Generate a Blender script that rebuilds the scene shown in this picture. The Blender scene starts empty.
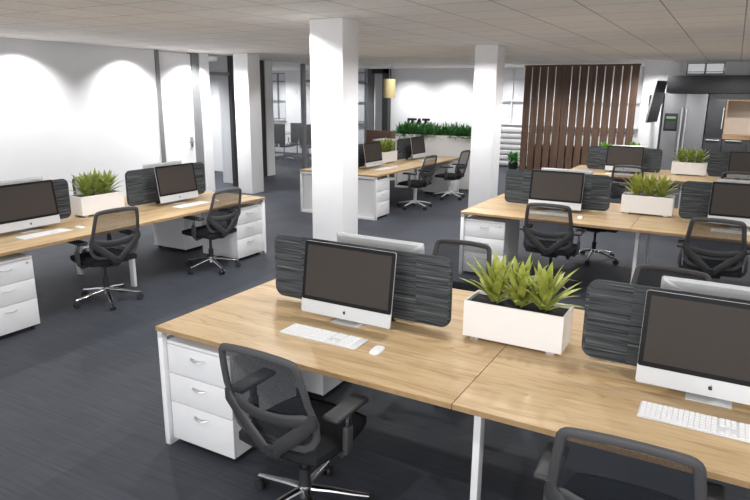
import bpy, bmesh, math, random
from mathutils import Vector, Matrix
R = math.radians
S = bpy.context.scene
COL = S.collection
rnd = random.Random(7)

# ------------------------------------------------------------------ materials
def new_mat(name):
    m = bpy.data.materials.new(name); m.use_nodes = True
    nt = m.node_tree
    b = nt.nodes['Principled BSDF']
    return m, nt, b
def N(nt, t, **kw):
    n = nt.nodes.new(t)
    for k, v in kw.items(): setattr(n, k, v)
    return n
def srgb(r, g, b):
    f = lambda c: (c/255/12.92) if c/255 <= .04045 else ((c/255+.055)/1.055)**2.4
    return (f(r), f(g), f(b), 1)
def coords(nt, scale, kind='Object', rot=(0,0,0)):
    tc = N(nt, 'ShaderNodeTexCoord'); mp = N(nt, 'ShaderNodeMapping')
    mp.inputs['Scale'].default_value = scale; mp.inputs['Rotation'].default_value = rot
    nt.links.new(tc.outputs[kind], mp.inputs['Vector'])
    return mp.outputs['Vector']
def ramp(nt, fac, stops):
    r = N(nt, 'ShaderNodeValToRGB')
    e = r.color_ramp.elements
    e[0].position, e[0].color = stops[0]; e[1].position, e[1].color = stops[-1]
    for p, c in stops[1:-1]:
        x = e.new(p); x.color = c
    nt.links.new(fac, r.inputs['Fac'])
    return r.outputs['Color']
def noise(nt, vec, scale, detail=3, rough=.5, dist=0):
    n = N(nt, 'ShaderNodeTexNoise')
    n.inputs['Scale'].default_value = scale; n.inputs['Detail'].default_value = detail
    n.inputs['Roughness'].default_value = rough; n.inputs['Distortion'].default_value = dist
    if vec is not None: nt.links.new(vec, n.inputs['Vector'])
    return n.outputs['Fac']
def bump(nt, b, h, strength=.2, dist=.01):
    n = N(nt, 'ShaderNodeBump'); n.inputs['Strength'].default_value = strength; n.inputs['Distance'].default_value = dist
    nt.links.new(h, n.inputs['Height']); nt.links.new(n.outputs['Normal'], b.inputs['Normal'])
def mul(nt, a, b, mode='MULTIPLY', fac=1.0):
    n = N(nt, 'ShaderNodeMixRGB', blend_type=mode); n.inputs['Fac'].default_value = fac
    nt.links.new(a, n.inputs['Color1']); nt.links.new(b, n.inputs['Color2'])
    return n.outputs['Color']

def plain(name, col, rough=.5, metal=0, spec=.5, var=.04, sc=6, emit=0):
    """flat colour with a faint procedural mottling"""
    m, nt, b = new_mat(name)
    v = coords(nt, (sc, sc, sc))
    f = noise(nt, v, 1.0, 4)
    lo = tuple(c*(1-var) for c in col[:3])+(1,); hi = tuple(min(1, c*(1+var)) for c in col[:3])+(1,)
    nt.links.new(ramp(nt, f, [(.3, lo), (.7, hi)]), b.inputs['Base Color'])
    b.inputs['Roughness'].default_value = rough; b.inputs['Metallic'].default_value = metal
    b.inputs['Specular IOR Level'].default_value = spec
    if emit:
        b.inputs['Emission Color'].default_value = col; b.inputs['Emission Strength'].default_value = emit
    return m

def oak(name, axis='x', cols=None, rough=.42):
    m, nt, b = new_mat(name)
    sc = (1.1, 11, 11) if axis == 'x' else (11, 11, 1.1)
    oi = N(nt, 'ShaderNodeObjectInfo')
    v0 = coords(nt, sc)
    add = N(nt, 'ShaderNodeVectorMath', operation='ADD')
    rs = N(nt, 'ShaderNodeMath', operation='MULTIPLY'); rs.inputs[1].default_value = 37
    nt.links.new(oi.outputs['Random'], rs.inputs[0])
    nt.links.new(v0, add.inputs[0]); nt.links.new(rs.outputs[0], add.inputs[1])
    v = add.outputs[0]
    f1 = noise(nt, v, .9, 5, .55, .35)
    f2 = noise(nt, v, 5.5, 4, .6, .2)
    c = cols or [srgb(170,142,104), srgb(194,165,124), srgb(207,180,140), srgb(216,191,154)]
    a = ramp(nt, f1, [(.25, c[0]), (.42, c[1]), (.58, c[2]), (.78, c[3])])
    d = ramp(nt, f2, [(.28, (.72,.68,.62,1)), (.5, (1,1,1,1)), (1, (1.0,1.0,1.0,1))])
    col = mul(nt, a, d, 'MULTIPLY', .6)
    # narrow dark figure lines
    f3 = noise(nt, v, .45, 3, .5, .8)
    w = N(nt, 'ShaderNodeMath', operation='PINGPONG'); w.inputs[1].default_value = .05
    nt.links.new(f3, w.inputs[0])
    ln = ramp(nt, w.outputs[0], [(0, (.62,.52,.42,1)), (.012, (1,1,1,1)), (1, (1,1,1,1))])
    col = mul(nt, col, ln, 'MULTIPLY', .55)
    nt.links.new(col, b.inputs['Base Color'])
    b.inputs['Roughness'].default_value = rough
    b.inputs['Specular IOR Level'].default_value = .35
    bump(nt, b, f2, .06, .004)
    return m

def carpet():
    m, nt, b = new_mat('carpet_plank')
    v = coords(nt, (1, 1, 1), rot=(0,0,R(90)))
    br = N(nt, 'ShaderNodeTexBrick', offset=.37)
    br.inputs['Scale'].default_value = 1.0; br.inputs['Brick Width'].default_value = 1.0; br.inputs['Row Height'].default_value = .25
    br.inputs['Mortar Size'].default_value = .0015; br.inputs['Mortar Smooth'].default_value = 1
    br.inputs['Color1'].default_value = srgb(56,59,67); br.inputs['Color2'].default_value = srgb(63,66,74)
    br.inputs['Mortar'].default_value = srgb(48,50,58)
    nt.links.new(v, br.inputs['Vector'])
    st = noise(nt, coords(nt, (2.2, 60, 1)), 1.0, 3, .6)
    stc = ramp(nt, st, [(.3, (.62,.63,.65,1)), (.5, (1,1,1,1)), (.72, (1.32,1.32,1.32,1))])
    fine = noise(nt, coords(nt, (1,1,1)), 260, 2)
    fc = ramp(nt, fine, [(.2, (.75,.75,.75,1)), (.8, (1.2,1.2,1.2,1))])
    col = mul(nt, mul(nt, br.outputs['Color'], stc, 'MULTIPLY', .75), fc, 'MULTIPLY', .7)
    nt.links.new(col, b.inputs['Base Color'])
    b.inputs['Roughness'].default_value = .62; b.inputs['Specular IOR Level'].default_value = .3
    bump(nt, b, st, .12, .004)
    return m

def ceiling_tile():
    m, nt, b = new_mat('ceiling_tile')
    tc = N(nt, 'ShaderNodeTexCoord'); mp = N(nt, 'ShaderNodeMapping')
    mp.inputs['Location'].default_value = (-.23, .1, 0)
    nt.links.new(tc.outputs['Object'], mp.inputs['Vector'])
    br = N(nt, 'ShaderNodeTexBrick', offset=0)
    br.inputs['Scale'].default_value = 1.0; br.inputs['Brick Width'].default_value = .61; br.inputs['Row Height'].default_value = .61
    br.inputs['Mortar Size'].default_value = .007; br.inputs['Mortar Smooth'].default_value = .2
    br.inputs['Color1'].default_value = srgb(236,231,225); br.inputs['Color2'].default_value = srgb(242,237,231)
    br.inputs['Mortar'].default_value = srgb(175,170,165)
    nt.links.new(mp.outputs['Vector'], br.inputs['Vector'])
    f = noise(nt, coords(nt, (9, 60, 1)), 1.0, 3, .7)
    fc = ramp(nt, f, [(.3, (.9,.89,.88,1)), (.7, (1.06,1.06,1.06,1))])
    nt.links.new(mul(nt, br.outputs['Color'], fc), b.inputs['Base Color'])
    b.inputs['Roughness'].default_value = .95; b.inputs['Specular IOR Level'].default_value = .1
    # faint even emission added to brighten the ceiling; the tiles are no lamps
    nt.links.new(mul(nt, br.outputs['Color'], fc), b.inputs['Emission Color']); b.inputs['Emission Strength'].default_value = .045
    return m

def felt():
    """charcoal divider panel with pressed wavy grooves, pattern shifting between vertical strips"""
    m, nt, b = new_mat('ribbed_charcoal_felt')
    tc = N(nt, 'ShaderNodeTexCoord'); sp = N(nt, 'ShaderNodeSeparateXYZ'); nt.links.new(tc.outputs['Object'], sp.inputs[0])
    oi = N(nt, 'ShaderNodeObjectInfo')
    # strip index along x
    m1 = N(nt, 'ShaderNodeMath', operation='MULTIPLY'); m1.inputs[1].default_value = 5.1; nt.links.new(sp.outputs['X'], m1.inputs[0])
    fl = N(nt, 'ShaderNodeMath', operation='FLOOR'); nt.links.new(m1.outputs[0], fl.inputs[0])
    m2 = N(nt, 'ShaderNodeMath', operation='MULTIPLY_ADD'); m2.inputs[1].default_value = 3.7
    nt.links.new(fl.outputs[0], m2.inputs[0])
    m3 = N(nt, 'ShaderNodeMath', operation='MULTIPLY'); m3.inputs[1].default_value = 50; nt.links.new(oi.outputs['Random'], m3.inputs[0])
    nt.links.new(m3.outputs[0], m2.inputs[2])
    cb = N(nt, 'ShaderNodeCombineXYZ')
    mx = N(nt, 'ShaderNodeMath', operation='MULTIPLY'); mx.inputs[1].default_value = 2.6; nt.links.new(sp.outputs['X'], mx.inputs[0])
    mz = N(nt, 'ShaderNodeMath', operation='MULTIPLY'); mz.inputs[1].default_value = 105; nt.links.new(sp.outputs['Z'], mz.inputs[0])
    nt.links.new(mx.outputs[0], cb.inputs['X']); nt.links.new(m2.outputs[0], cb.inputs['Y']); nt.links.new(mz.outputs[0], cb.inputs['Z'])
    f = noise(nt, cb.outputs[0], 1.0, 2, .5, .5)
    col = ramp(nt, f, [(.32, srgb(42,44,47)), (.46, srgb(66,69,72)), (.62, srgb(80,84,87)), (.76, srgb(116,120,122))])
    nt.links.new(col, b.inputs['Base Color'])
    b.inputs['Roughness'].default_value = .85; b.inputs['Specular IOR Level'].default_value = .2
    bump(nt, b, f, .5, .008)
    return m

def see_through(name, col, opacity, rough=.6, spec=.2):
    m, nt, b = new_mat(name)
    b.inputs['Base Color'].default_value = col; b.inputs['Roughness'].default_value = rough
    b.inputs['Specular IOR Level'].default_value = spec
    tr = N(nt, 'ShaderNodeBsdfTransparent'); mx = N(nt, 'ShaderNodeMixShader')
    w = noise(nt, coords(nt, (1,1,1)), 180, 1)
    wr = ramp(nt, w, [(.3, (opacity*.85,)*3+(1,)), (.7, (min(1,opacity*1.15),)*3+(1,))])
    nt.links.new(wr, mx.inputs['Fac'])
    nt.links.new(tr.outputs[0], mx.inputs[1]); nt.links.new(b.outputs[0], mx.inputs[2])
    nt.links.new(mx.outputs[0], nt.nodes['Material Output'].inputs['Surface'])
    return m

def glass_mat(name, tint, refl):
    m, nt, b = new_mat(name)
    tr = N(nt, 'ShaderNodeBsdfTransparent'); tr.inputs['Color'].default_value = tint
    gl = N(nt, 'ShaderNodeBsdfGlossy'); gl.inputs['Roughness'].default_value = .04
    lw = N(nt, 'ShaderNodeLayerWeight'); lw.inputs['Blend'].default_value = .25
    ma = N(nt, 'ShaderNodeMath', operation='MULTIPLY_ADD'); ma.inputs[1].default_value = refl*2; ma.inputs[2].default_value = refl
    nt.links.new(lw.outputs['Fresnel'], ma.inputs[0])
    mx = N(nt, 'ShaderNodeMixShader')
    nt.links.new(ma.outputs[0], mx.inputs['Fac']); nt.links.new(tr.outputs[0], mx.inputs[1]); nt.links.new(gl.outputs[0], mx.inputs[2])
    nt.links.new(mx.outputs[0], nt.nodes['Material Output'].inputs['Surface'])
    return m

def leaf_mat(name, c0, c1, c2):
    m, nt, b = new_mat(name)
    f = noise(nt, coords(nt, (1,1,1)), 16, 3, .6)
    nt.links.new(ramp(nt, f, [(.3, c0), (.5, c1), (.72, c2)]), b.inputs['Base Color'])
    b.inputs['Roughness'].default_value = .45
    b.inputs['Subsurface Weight'].default_value = 0
    return m

def slat_wood():
    return oak('walnut_slat', 'z', [srgb(80,60,49), srgb(94,72,59), srgb(103,80,66), srgb(115,92,77)], .6)

M = dict(
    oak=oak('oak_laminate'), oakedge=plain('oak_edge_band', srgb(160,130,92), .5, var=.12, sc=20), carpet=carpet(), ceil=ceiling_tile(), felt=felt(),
    wall=plain('white_wall_paint', (.86,.86,.87,1), .7, spec=.2, var=.01, sc=1),
    white=plain('white_laminate', (.74,.74,.75,1), .38, var=.01),
    steel=plain('white_powder_coat', (.80,.80,.81,1), .35, var=.01),
    planter=plain('cream_planter_gloss', (.86,.84,.82,1), .3, var=.01),
    tray=plain('cable_tray_grey', (.30,.31,.32,1), .5),  # the cable tray's own grey
    alu=plain('brushed_aluminium', (.66,.67,.68,1), .38, metal=.25, var=.02),
    chrome=plain('polished_chrome', (.56,.57,.59,1), .2, metal=1, var=.02),
    dchrome=plain('satin_nickel', (.42,.43,.45,1), .25, metal=1, var=.02),
    handle=plain('satin_handle', (.62,.63,.65,1), .3, metal=.8),
    black=plain('black_plastic', (.022,.022,.024,1), .45, var=.1),
    frame=plain('charcoal_plastic', (.062,.060,.062,1), .5, var=.06),
    pad=plain('dark_grey_pu', (.030,.030,.032,1), .5, var=.06),
    seat=plain('black_seat_fabric', (.016,.017,.019,1), .85, spec=.2, var=.3, sc=180),
    net=see_through('black_mesh_fabric', (.024,.028,.034,1), .62),
    bezel=plain('black_bezel_glass', (.012,.012,.013,1), .4, spec=.12, var=.02),
    screen=plain('dark_idle_display', srgb(66,61,58), .5, spec=.12, var=.015, sc=90),
    keys=plain('white_keys', (.88,.88,.89,1), .4, var=.01),
    kbase=plain('keyboard_aluminium', (.72,.73,.74,1), .4, metal=.1),
    soil=plain('dark_potting_soil', (.018,.018,.02,1), .9, var=.5, sc=120),
    leaf=leaf_mat('yellow_green_leaf', srgb(126,138,56), srgb(164,172,80), srgb(198,202,118)),
    leafd=leaf_mat('olive_green_leaf', srgb(112,132,58), srgb(146,162,82), srgb(180,190,116)),
    hedge=leaf_mat('deep_green_leaf', srgb(38,96,46), srgb(72,138,70), srgb(130,184,114)),
    lime=leaf_mat('lime_leaf', srgb(70,140,30), srgb(110,180,50), srgb(160,210,90)),
    slat=slat_wood(), post=plain('dark_bronze_post', (.035,.035,.037,1), .5),
    greyframe=plain('grey_aluminium_frame', (.24,.245,.25,1), .4, metal=.3),
    glass=glass_mat('partition_glass', (.88,.89,.90,1), .04), pane=plain('bright_blind_pane', (.66,.67,.69,1), .6, var=.03, emit=.12),
    glassd=glass_mat('dark_partition_glass', (.80,.81,.82,1), .04),
    shade=plain('mustard_lamp_shade', srgb(218,200,146), .8, var=.06, sc=40),
    brown=plain('brown_booth_fabric', srgb(112,86,76), .85, var=.12, sc=60),
    fridge=plain('stainless_steel', (.25,.25,.26,1), .42, metal=.15, var=.05, sc=2),
    kitchen=plain('anthracite_cabinet', (.055,.056,.061,1), .42, var=.04),
    beige=plain('beige_back_panel', srgb(206,192,178), .6, var=.02),
    oakz=oak('oak_niche_frame', 'x', [srgb(140,112,80), srgb(166,136,102), srgb(178,149,114), srgb(188,160,126)]),
    disp=plain('green_lit_display', srgb(140,170,130), .4, emit=.15),
    tvs=plain('tv_dark_screen', (.035,.034,.036,1), .3, spec=.3, var=.02), tvedge=plain('tv_silver_edge', (.7,.72,.76,1), .3, metal=.4),
    conf=plain('conference_grey_fabric', (.035,.035,.037,1), .8, var=.2, sc=50), outdoor=plain('bright_window_pane', (.80,.82,.84,1), .5, var=.03, emit=.4),
    conft=plain('grey_table_top', (.30,.30,.31,1), .35),
)

# ------------------------------------------------------------------ mesh builder
class MB:
    def __init__(self): self.bm = bmesh.new()
    def box(self, x0, x1, y0, y1, z0, z1, bev=0, seg=2, mat=None):
        t = bmesh.new()
        bmesh.ops.create_cube(t, size=1)
        for v in t.verts:
            v.co = Vector(((x0+x1)/2+v.co.x*(x1-x0), (y0+y1)/2+v.co.y*(y1-y0), (z0+z1)/2+v.co.z*(z1-z0)))
        if bev: bmesh.ops.bevel(t, geom=t.edges[:], offset=bev, segments=seg, affect='EDGES', profile=.5)
        return self._add(t, mat)
    def _add(self, t, mat=None):
        me = bpy.data.meshes.new('tmp')
        if mat is not None: t.transform(mat)
        t.to_mesh(me); t.free(); self.bm.from_mesh(me); bpy.data.meshes.remove(me)
        return self
    def cyl(self, p0, p1, r0, r1=None, seg=16, bev=0):
        p0, p1 = Vector(p0), Vector(p1); d = p1-p0
        t = bmesh.new()
        bmesh.ops.create_cone(t, cap_ends=True, segments=seg, radius1=r0, radius2=r0 if r1 is None else r1, depth=d.length)
        if bev:
            es = [e for e in t.edges if len(e.link_faces) == 2 and any(len(f.verts) > 4 for f in e.link_faces)]
            bmesh.ops.bevel(t, geom=es, offset=bev, segments=2, affect='EDGES')
        q = d.to_track_quat('Z', 'Y').to_matrix().to_4x4()
        return self._add(t, Matrix.Translation((p0+p1)/2) @ q)
    def tube(self, pts, rx, ry=None, seg=10, closed=False, up=(0,1,0), radii=None):
        """sweep an elliptical section; rx lies across `up`, ry lies along it"""
        ry = rx if ry is None else ry
        P = [Vector(p) for p in pts]; n = len(P); bm = self.bm; rings = []
        for i, p in enumerate(P):
            a = P[(i-1) % n] if closed or i > 0 else P[i]; b = P[(i+1) % n] if closed or i < n-1 else P[i]
            t = (b-a).normalized(); u = Vector(up); s = t.cross(u)
            if s.length < 1e-4: s = t.cross(Vector((1,0,0)))
            s.normalize(); u = s.cross(t).normalized()
            k = radii[i] if radii else 1
            rings.append([bm.verts.new(p+s*(rx*k*math.cos(2*math.pi*j/seg))+u*(ry*k*math.sin(2*math.pi*j/seg))) for j in range(seg)])
        m = n if closed else n-1
        for i in range(m):
            A, B = rings[i], rings[(i+1) % n]
            for j in range(seg):
                bm.faces.new((A[j], A[(j+1) % seg], B[(j+1) % seg], B[j]))
        if not closed:
            bm.faces.new(rings[0][::-1]); bm.faces.new(rings[-1])
        return self
    def prism(self, outline, y0, y1, bev=0, mat=None):
        """outline in XZ extruded along Y"""
        t = bmesh.new()
        vs = [t.verts.new((x, y0, z)) for x, z in outline]
        f = t.faces.new(vs)
        r = bmesh.ops.extrude_face_region(t, geom=[f])
        for v in r['geom']:
            if isinstance(v, bmesh.types.BMVert): v.co.y = y1
        bmesh.ops.recalc_face_normals(t, faces=t.faces[:])
        if bev:
            es = [e for e in t.edges if abs(e.verts[0].co.y-e.verts[1].co.y) < 1e-6]
            bmesh.ops.bevel(t, geom=es, offset=bev, segments=2, affect='EDGES')
        return self._add(t, mat)
    def quad(self, *pts):
        self.bm.faces.new([self.bm.verts.new(p) for p in pts]); return self
    def build(self, name, mat, parent=None, smooth=True, recalc=True):
        if recalc: bmesh.ops.recalc_face_normals(self.bm, faces=self.bm.faces[:])
        me = bpy.data.meshes.new(name); self.bm.to_mesh(me); self.bm.free()
        me.materials.append(mat)
        if smooth:
            for p in me.polygons: p.use_smooth = True
            me.set_sharp_from_angle(angle=R(32))
        o = bpy.data.objects.new(name, me); COL.objects.link(o)
        if parent is not None: o.parent = parent; KIDS.setdefault(parent.name, []).append(o)
        return o
KIDS = {}
def rrect(x0, x1, z0, z1, r, seg=5):
    out = []
    for cx, cz, a0 in ((x1-r, z1-r, 0), (x0+r, z1-r, 90), (x0+r, z0+r, 180), (x1-r, z0+r, 270)):
        for k in range(seg+1):
            a = R(a0+90*k/seg); out.append((cx+r*math.cos(a), cz+r*math.sin(a)))
    return out
def tag(o, label=None, cat=None, group=None, kind=None):
    if label: o['label'] = label
    if cat: o['category'] = cat
    if group: o['group'] = group
    if kind: o['kind'] = kind
    return o
def empty(name, loc=(0,0,0), rz=0):
    o = bpy.data.objects.new(name, None); COL.objects.link(o)
    o.empty_display_size = .1
    o.location = loc; o.rotation_euler = (0,0,rz); return o
def dup(o, parent=None):
    c = o.copy(); COL.objects.link(c)
    if parent is not None: c.parent = parent; KIDS.setdefault(parent.name, []).append(c)
    for ch in list(KIDS.get(o.name, [])): dup(ch, c)
    return c
class Kind:
    """first placement uses the prototype, later ones copies of it"""
    def __init__(self, make): self.make = make; self.proto = None
    def put(self, loc, rz, label, group=None, cat=None):
        if self.proto is None: self.proto = o = self.make()
        else: o = dup(self.proto)
        o.location = loc; o.rotation_euler = (0,0,rz)
        tag(o, label, cat, group)
        return o
def struct(o):
    o['kind'] = 'structure'; return o

# ------------------------------------------------------------------ setting
CZ = 2.77                     # ceiling height
LW = -6.75                    # white wall beside the bench row
GW = -7.35                    # glazed wall of the conference room
BW = 15.5                     # end wall
m = MB(); m.box(-13, 5.2, -6, 16, -.1, 0); struct(m.build('floor', M['carpet'], smooth=False))
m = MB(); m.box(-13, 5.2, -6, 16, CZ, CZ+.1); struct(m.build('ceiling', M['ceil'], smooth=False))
m = MB(); m.box(LW-.12, LW, -6, 6.2, 0, CZ); struct(m.build('wall_left', M['wall'], smooth=False))
m = MB(); m.box(5.0, 5.2, -6, 13.3, 0, CZ); struct(m.build('wall_right', M['wall'], smooth=False))
# end wall: openings for four windows
wins = [(-11.55, -10.85, 1.12, 2.68), (-8.6, -7.5, 1.12, 2.68), (-3.75, -2.0, 1.22, 2.74), (-1.9, .55, 1.22, 2.74)]
m = MB(); xs = [-13]
for a, b, z0, z1 in wins: xs += [a, b]
xs.append(.75)
for i in range(0, len(xs), 2): m.box(xs[i], xs[i+1], BW, BW+.15, 0, CZ)
for a, b, z0, z1 in wins:
    m.box(a, b, BW, BW+.15, 0, z0); m.box(a, b, BW, BW+.15, z1, CZ)
struct(m.build('wall_back', M['wall'], smooth=False))
for k, (a, b, z0, z1) in enumerate(wins):
    w = empty('window_%d' % (k+1), ((a+b)/2, BW, 0)); struct(w)
    c = (b-a)/2; f = MB(); t = .03
    f.box(-c, c, .02, .08, z0, z0+t); f.box(-c, c, .02, .08, z1-t, z1); f.box(-c, -c+t, .02, .08, z0, z1); f.box(c-t, c, .02, .08, z0, z1)
    for q in ((0,) if b-a < 1.2 else (-.33*c, .33*c) if b-a > 2 else (0,)): f.box(q-.02, q+.02, .02, .08, z0, z1)
    f.box(-c, c, .02, .08, z1-.30, z1-.26)
    f.box(-c, c, .02, .08, z0+.62, z0+.645)
    f.build('window_frame', M['white'] if k > 1 else M['greyframe'], w, smooth=False)
    g = MB(); g.box(-c+t, c-t, .09, .10, z0+t, z1-t); g.build('window_pane', M['pane'], w, smooth=False)
    s = MB(); s.box(-c-.03, c+.03, -.10, .0, z0-.035, z0, .004); s.build('window_sill', M['white'], w)
# wall by the kitchen
KY = 13.97
m = MB(); m.box(.75, 1.5, 13.9, 14.05, 0, CZ); m.box(1.5, 5.2, KY, KY+.15, 0, 2.50); m.box(1.5, 1.62, KY, KY+.15, 2.50, CZ); m.box(2.38, 5.2, KY, KY+.15, 2.50, CZ)
m.box(1.62, 2.38, KY, KY+.15, 2.76, CZ); m.box(.75, .9, 14.05, 15.5, 0, CZ)
struct(m.build('wall_kitchen', M['wall'], smooth=False))
w = empty('window_5', (2.0, KY, 0)); struct(w)
f = MB(); f.box(-.38, .38, .02, .07, 2.50, 2.53); f.box(-.38, .38, .02, .07, 2.735, 2.76); f.box(-.38, -.355, .02, .07, 2.50, 2.76); f.box(.355, .38, .02, .07, 2.50, 2.76); f.box(-.02, .02, .02, .07, 2.50, 2.76)
f.box(-.38, .38, .02, .07, 2.555, 2.57)
f.build('window_frame', M['greyframe'], w, smooth=False)
g = MB(); g.box(-.37, .37, .08, .09, 2.51, 2.75); g.build('window_pane', M['outdoor'], w, smooth=False)

# white door beyond a grey mullion, then the frame and the first glazed room
m = MB(); m.box(LW-.1, LW+.03, 6.2, 6.28, 0, CZ); struct(m.build('trim_1', M['greyframe'], smooth=False))
d = empty('door_1', (LW, 6.28, 0)); struct(d)
m = MB(); m.box(-.08, -.02, 0, .83, .0, CZ-.02); m.build('door_leaf', M['wall'], d, smooth=False)
m = MB(); m.box(-.02, .01, .70, .76, .95, 1.15, .004); m.cyl((.0, .73, 1.05), (.05, .73, 1.05), .01); m.cyl((.05, .735, 1.05), (.05, .60, 1.05), .009); m.build('door_handle', M['greyframe'], d)
m = MB(); m.box(LW-.1, LW+.02, 7.11, 7.30, 0, CZ); struct(m.build('trim_2', M['greyframe'], smooth=False))
m = MB(); m.box(LW-.1, LW+.06, 7.30, 7.53, 0, CZ); struct(m.build('trim_3', M['wall'], smooth=False))
def glazing(name, x, y0, y1, mat, zt=CZ):
    m = MB(); m.box(x-.006, x+.006, y0, y1, 0.0, zt); return struct(m.build(name, mat, smooth=False))
glazing('window_6', LW-.02, 7.53, 8.55, M['glass'])
m = MB(); m.box(LW-.04, LW+.0, 7.53, 8.55, 2.36, 2.43); struct(m.build('trim_4', M['greyframe'], smooth=False))
m = MB(); m.box(LW-.05, LW+.03, 8.20, 8.30, 0, CZ); struct(m.build('trim_5', M['post'], smooth=False))
m = MB(); m.box(GW-.05, LW, 8.55, 8.65, 0, CZ); struct(m.build('wall_return', M['wall'], smooth=False))
m = MB(); m.box(-12.9, GW-.065, 10.10, 10.20, 0, CZ); struct(m.build('wall_between_rooms', M['wall'], smooth=False))
m = MB(); m.box(-13, -12.9, -6, 16, 0, CZ); struct(m.build('wall_outer', M['wall'], smooth=False))
# conference room glazing
m = MB(); m.box(GW-.06, GW+.05, 8.65, 10.02, 0, CZ); struct(m.build('trim_6', M['post'], smooth=False))
m = MB(); m.box(GW-.06, GW+.08, 10.02, 10.30, 0, CZ); struct(m.build('trim_7', M['wall'], smooth=False))
glazing('window_7', GW, 10.30, 15.0, M['glassd'])
m = MB()
for y in (11.62, ): m.box(GW-.04, GW+.04, y, y+.13, 0, CZ)
m.box(GW-.02, GW+.02, 11.75, 15, 2.30, 2.36)
struct(m.build('trim_8', M['greyframe'], smooth=False))
m = MB(); m.box(GW-.06, GW+.06, 15.0, 15.42, 0, CZ); struct(m.build('trim_9', M['greyframe'], smooth=False))
# dark portal by the end wall
m = MB(); m.box(-6.92, -6.72, 15.25, 15.45, 0, CZ); m.box(-7.29, -6.72, 15.25, 15.45, CZ-.14, CZ-.005); struct(m.build('trim_10', M['post'], smooth=False))

# pillars
def pillar(name, x0, x1, y0, y1):
    m = MB(); m.box(x0, x1, y0, y1, 0, CZ, .008); return struct(m.build(name, M['wall']))
pillar('pillar_1', -1.30, -.89, 3.40, 3.72)
pillar('pillar_2', -.96, -.59, 7.38, 7.76)
pillar('pillar_3', -6.09, -5.72, 7.58, 7.95)

# ------------------------------------------------------------------ benches
BL, BD, H = 3.6, 1.53, .74
def make_bench():
    b = empty('bench_desk')
    for i in (0, 1):
        for j in (0, 1):
            m = MB(); x0 = i*1.8+(.0015 if i else 0); y0 = j*(BD/2)+(.001 if j else 0)
            x1 = (i+1)*1.8-(0 if i else .0015); y1 = (j+1)*BD/2-(0 if j else .001)
            m.box(x0, x1, y0, y1, H-.027, H, .0015, 1)
            t = m.build('desktop', M['oak'], b)
            t.data.materials.append(M['oakedge'])
            for p in t.data.polygons:
                if abs(p.normal.z) < .5: p.material_index = 1
    for x in (0.004, BL-.041):
        m = MB(); w = .037
        m.box(x, x+w, .006, .006+w, 0, H-.03, .003); m.box(x, x+w, BD-.006-w, BD-.006, 0, H-.03, .003)
        m.box(x, x+w, .006, BD-.006, H-.068, H-.0275, .003); m.box(x, x+w, .006, BD-.006, .0, .042, .003)
        m.build('leg_frame', M['steel'], b)
    for y in (.2, BD-.2):
        m = MB(); m.box(1.843, 1.877, y-.03, y+.03, 0, H-.0275, .003); m.build('leg', M['steel'], b)
    m = MB()
    for y in (.2, BD-.2): m.box(.05, BL-.05, y+.03, y+.06, H-.07, H-.0275)
    m.build('crossbeam', M['steel'], b)
    m = MB(); m.box(.55, BL-.55, BD/2-.12, BD/2+.12, H-.16, H-.15); m.box(.55, BL-.55, BD/2-.125, BD/2-.12, H-.16, H-.1); m.box(.55, BL-.55, BD/2+.12, BD/2+.125, H-.16, H-.1)
    for x in (.6, 1.5, 2.1, BL-.6): m.box(x-.01, x+.01, BD/2-.12, BD/2+.12, H-.15, H-.0275)
    m.build('cable_tray', M['tray'], b)
    return b

def make_pedestal():
    """faces -y, origin at the front bottom middle"""
    p = empty('drawer_pedestal'); W = .235; D = .58; Z0 = .04; Z1 = .655
    m = MB(); m.box(-W, W, .02, D, Z0, Z1-.02); m.box(-W, W, .0, D, Z1-.018, Z1, .002); m.build('cabinet_body', M['white'], p)
    hs = [(Z0, .255), (.258, .435), (.438, Z1-.022)]
    hs = [(Z0, .275), (.279, .455), (.459, Z1-.022)]
    for z0, z1 in hs:
        m = MB(); m.box(-W, W, .0, .019, z0, z1, .002); d = m.build('drawer', M['white'], p)
        h = MB(); zc = z1-.05
        pts = [(-.05+.1*k/10, -.002-.022*math.sin(math.pi*k/10)**.6, zc-.006*math.sin(math.pi*k/10)) for k in range(11)]
        h.tube(pts, .0045, .0045, 8, up=(0,0,1)); h.build('handle', M['handle'], d)
    m = MB(); m.cyl((W-.05, -.004, Z1-.05), (W-.05, .001, Z1-.05), .009); m.build('lock', M['handle'], p)
    for x in (-W+.04, W-.04):
        for y in (.06, D-.06):
            c = MB(); c.cyl((x-.012, y, .02), (x+.012, y, .02), .02, seg=14); c.box(x-.006, x+.006, y-.012, y+.012, .02, Z0); c.build('caster', M['black'], p)
    return p

def make_divider():
    """1.23 m panel standing on two clamps, origin at the desk surface"""
    p = empty('desk_divider'); L = .605
    m = MB(); m.prism(rrect(-L, L, .022, .424, .06, 6), -.012, .012, .006); m.build('divider_panel', M['felt'], p)
    for x in (-.17, .22):
        c = MB(); c.box(x-.04, x+.04, -.011, .011, 0, .006, .002); c.box(x-.03, x+.03, -.006, .006, .005, .03); c.build('clamp', M['black'], p)
    return p

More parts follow.
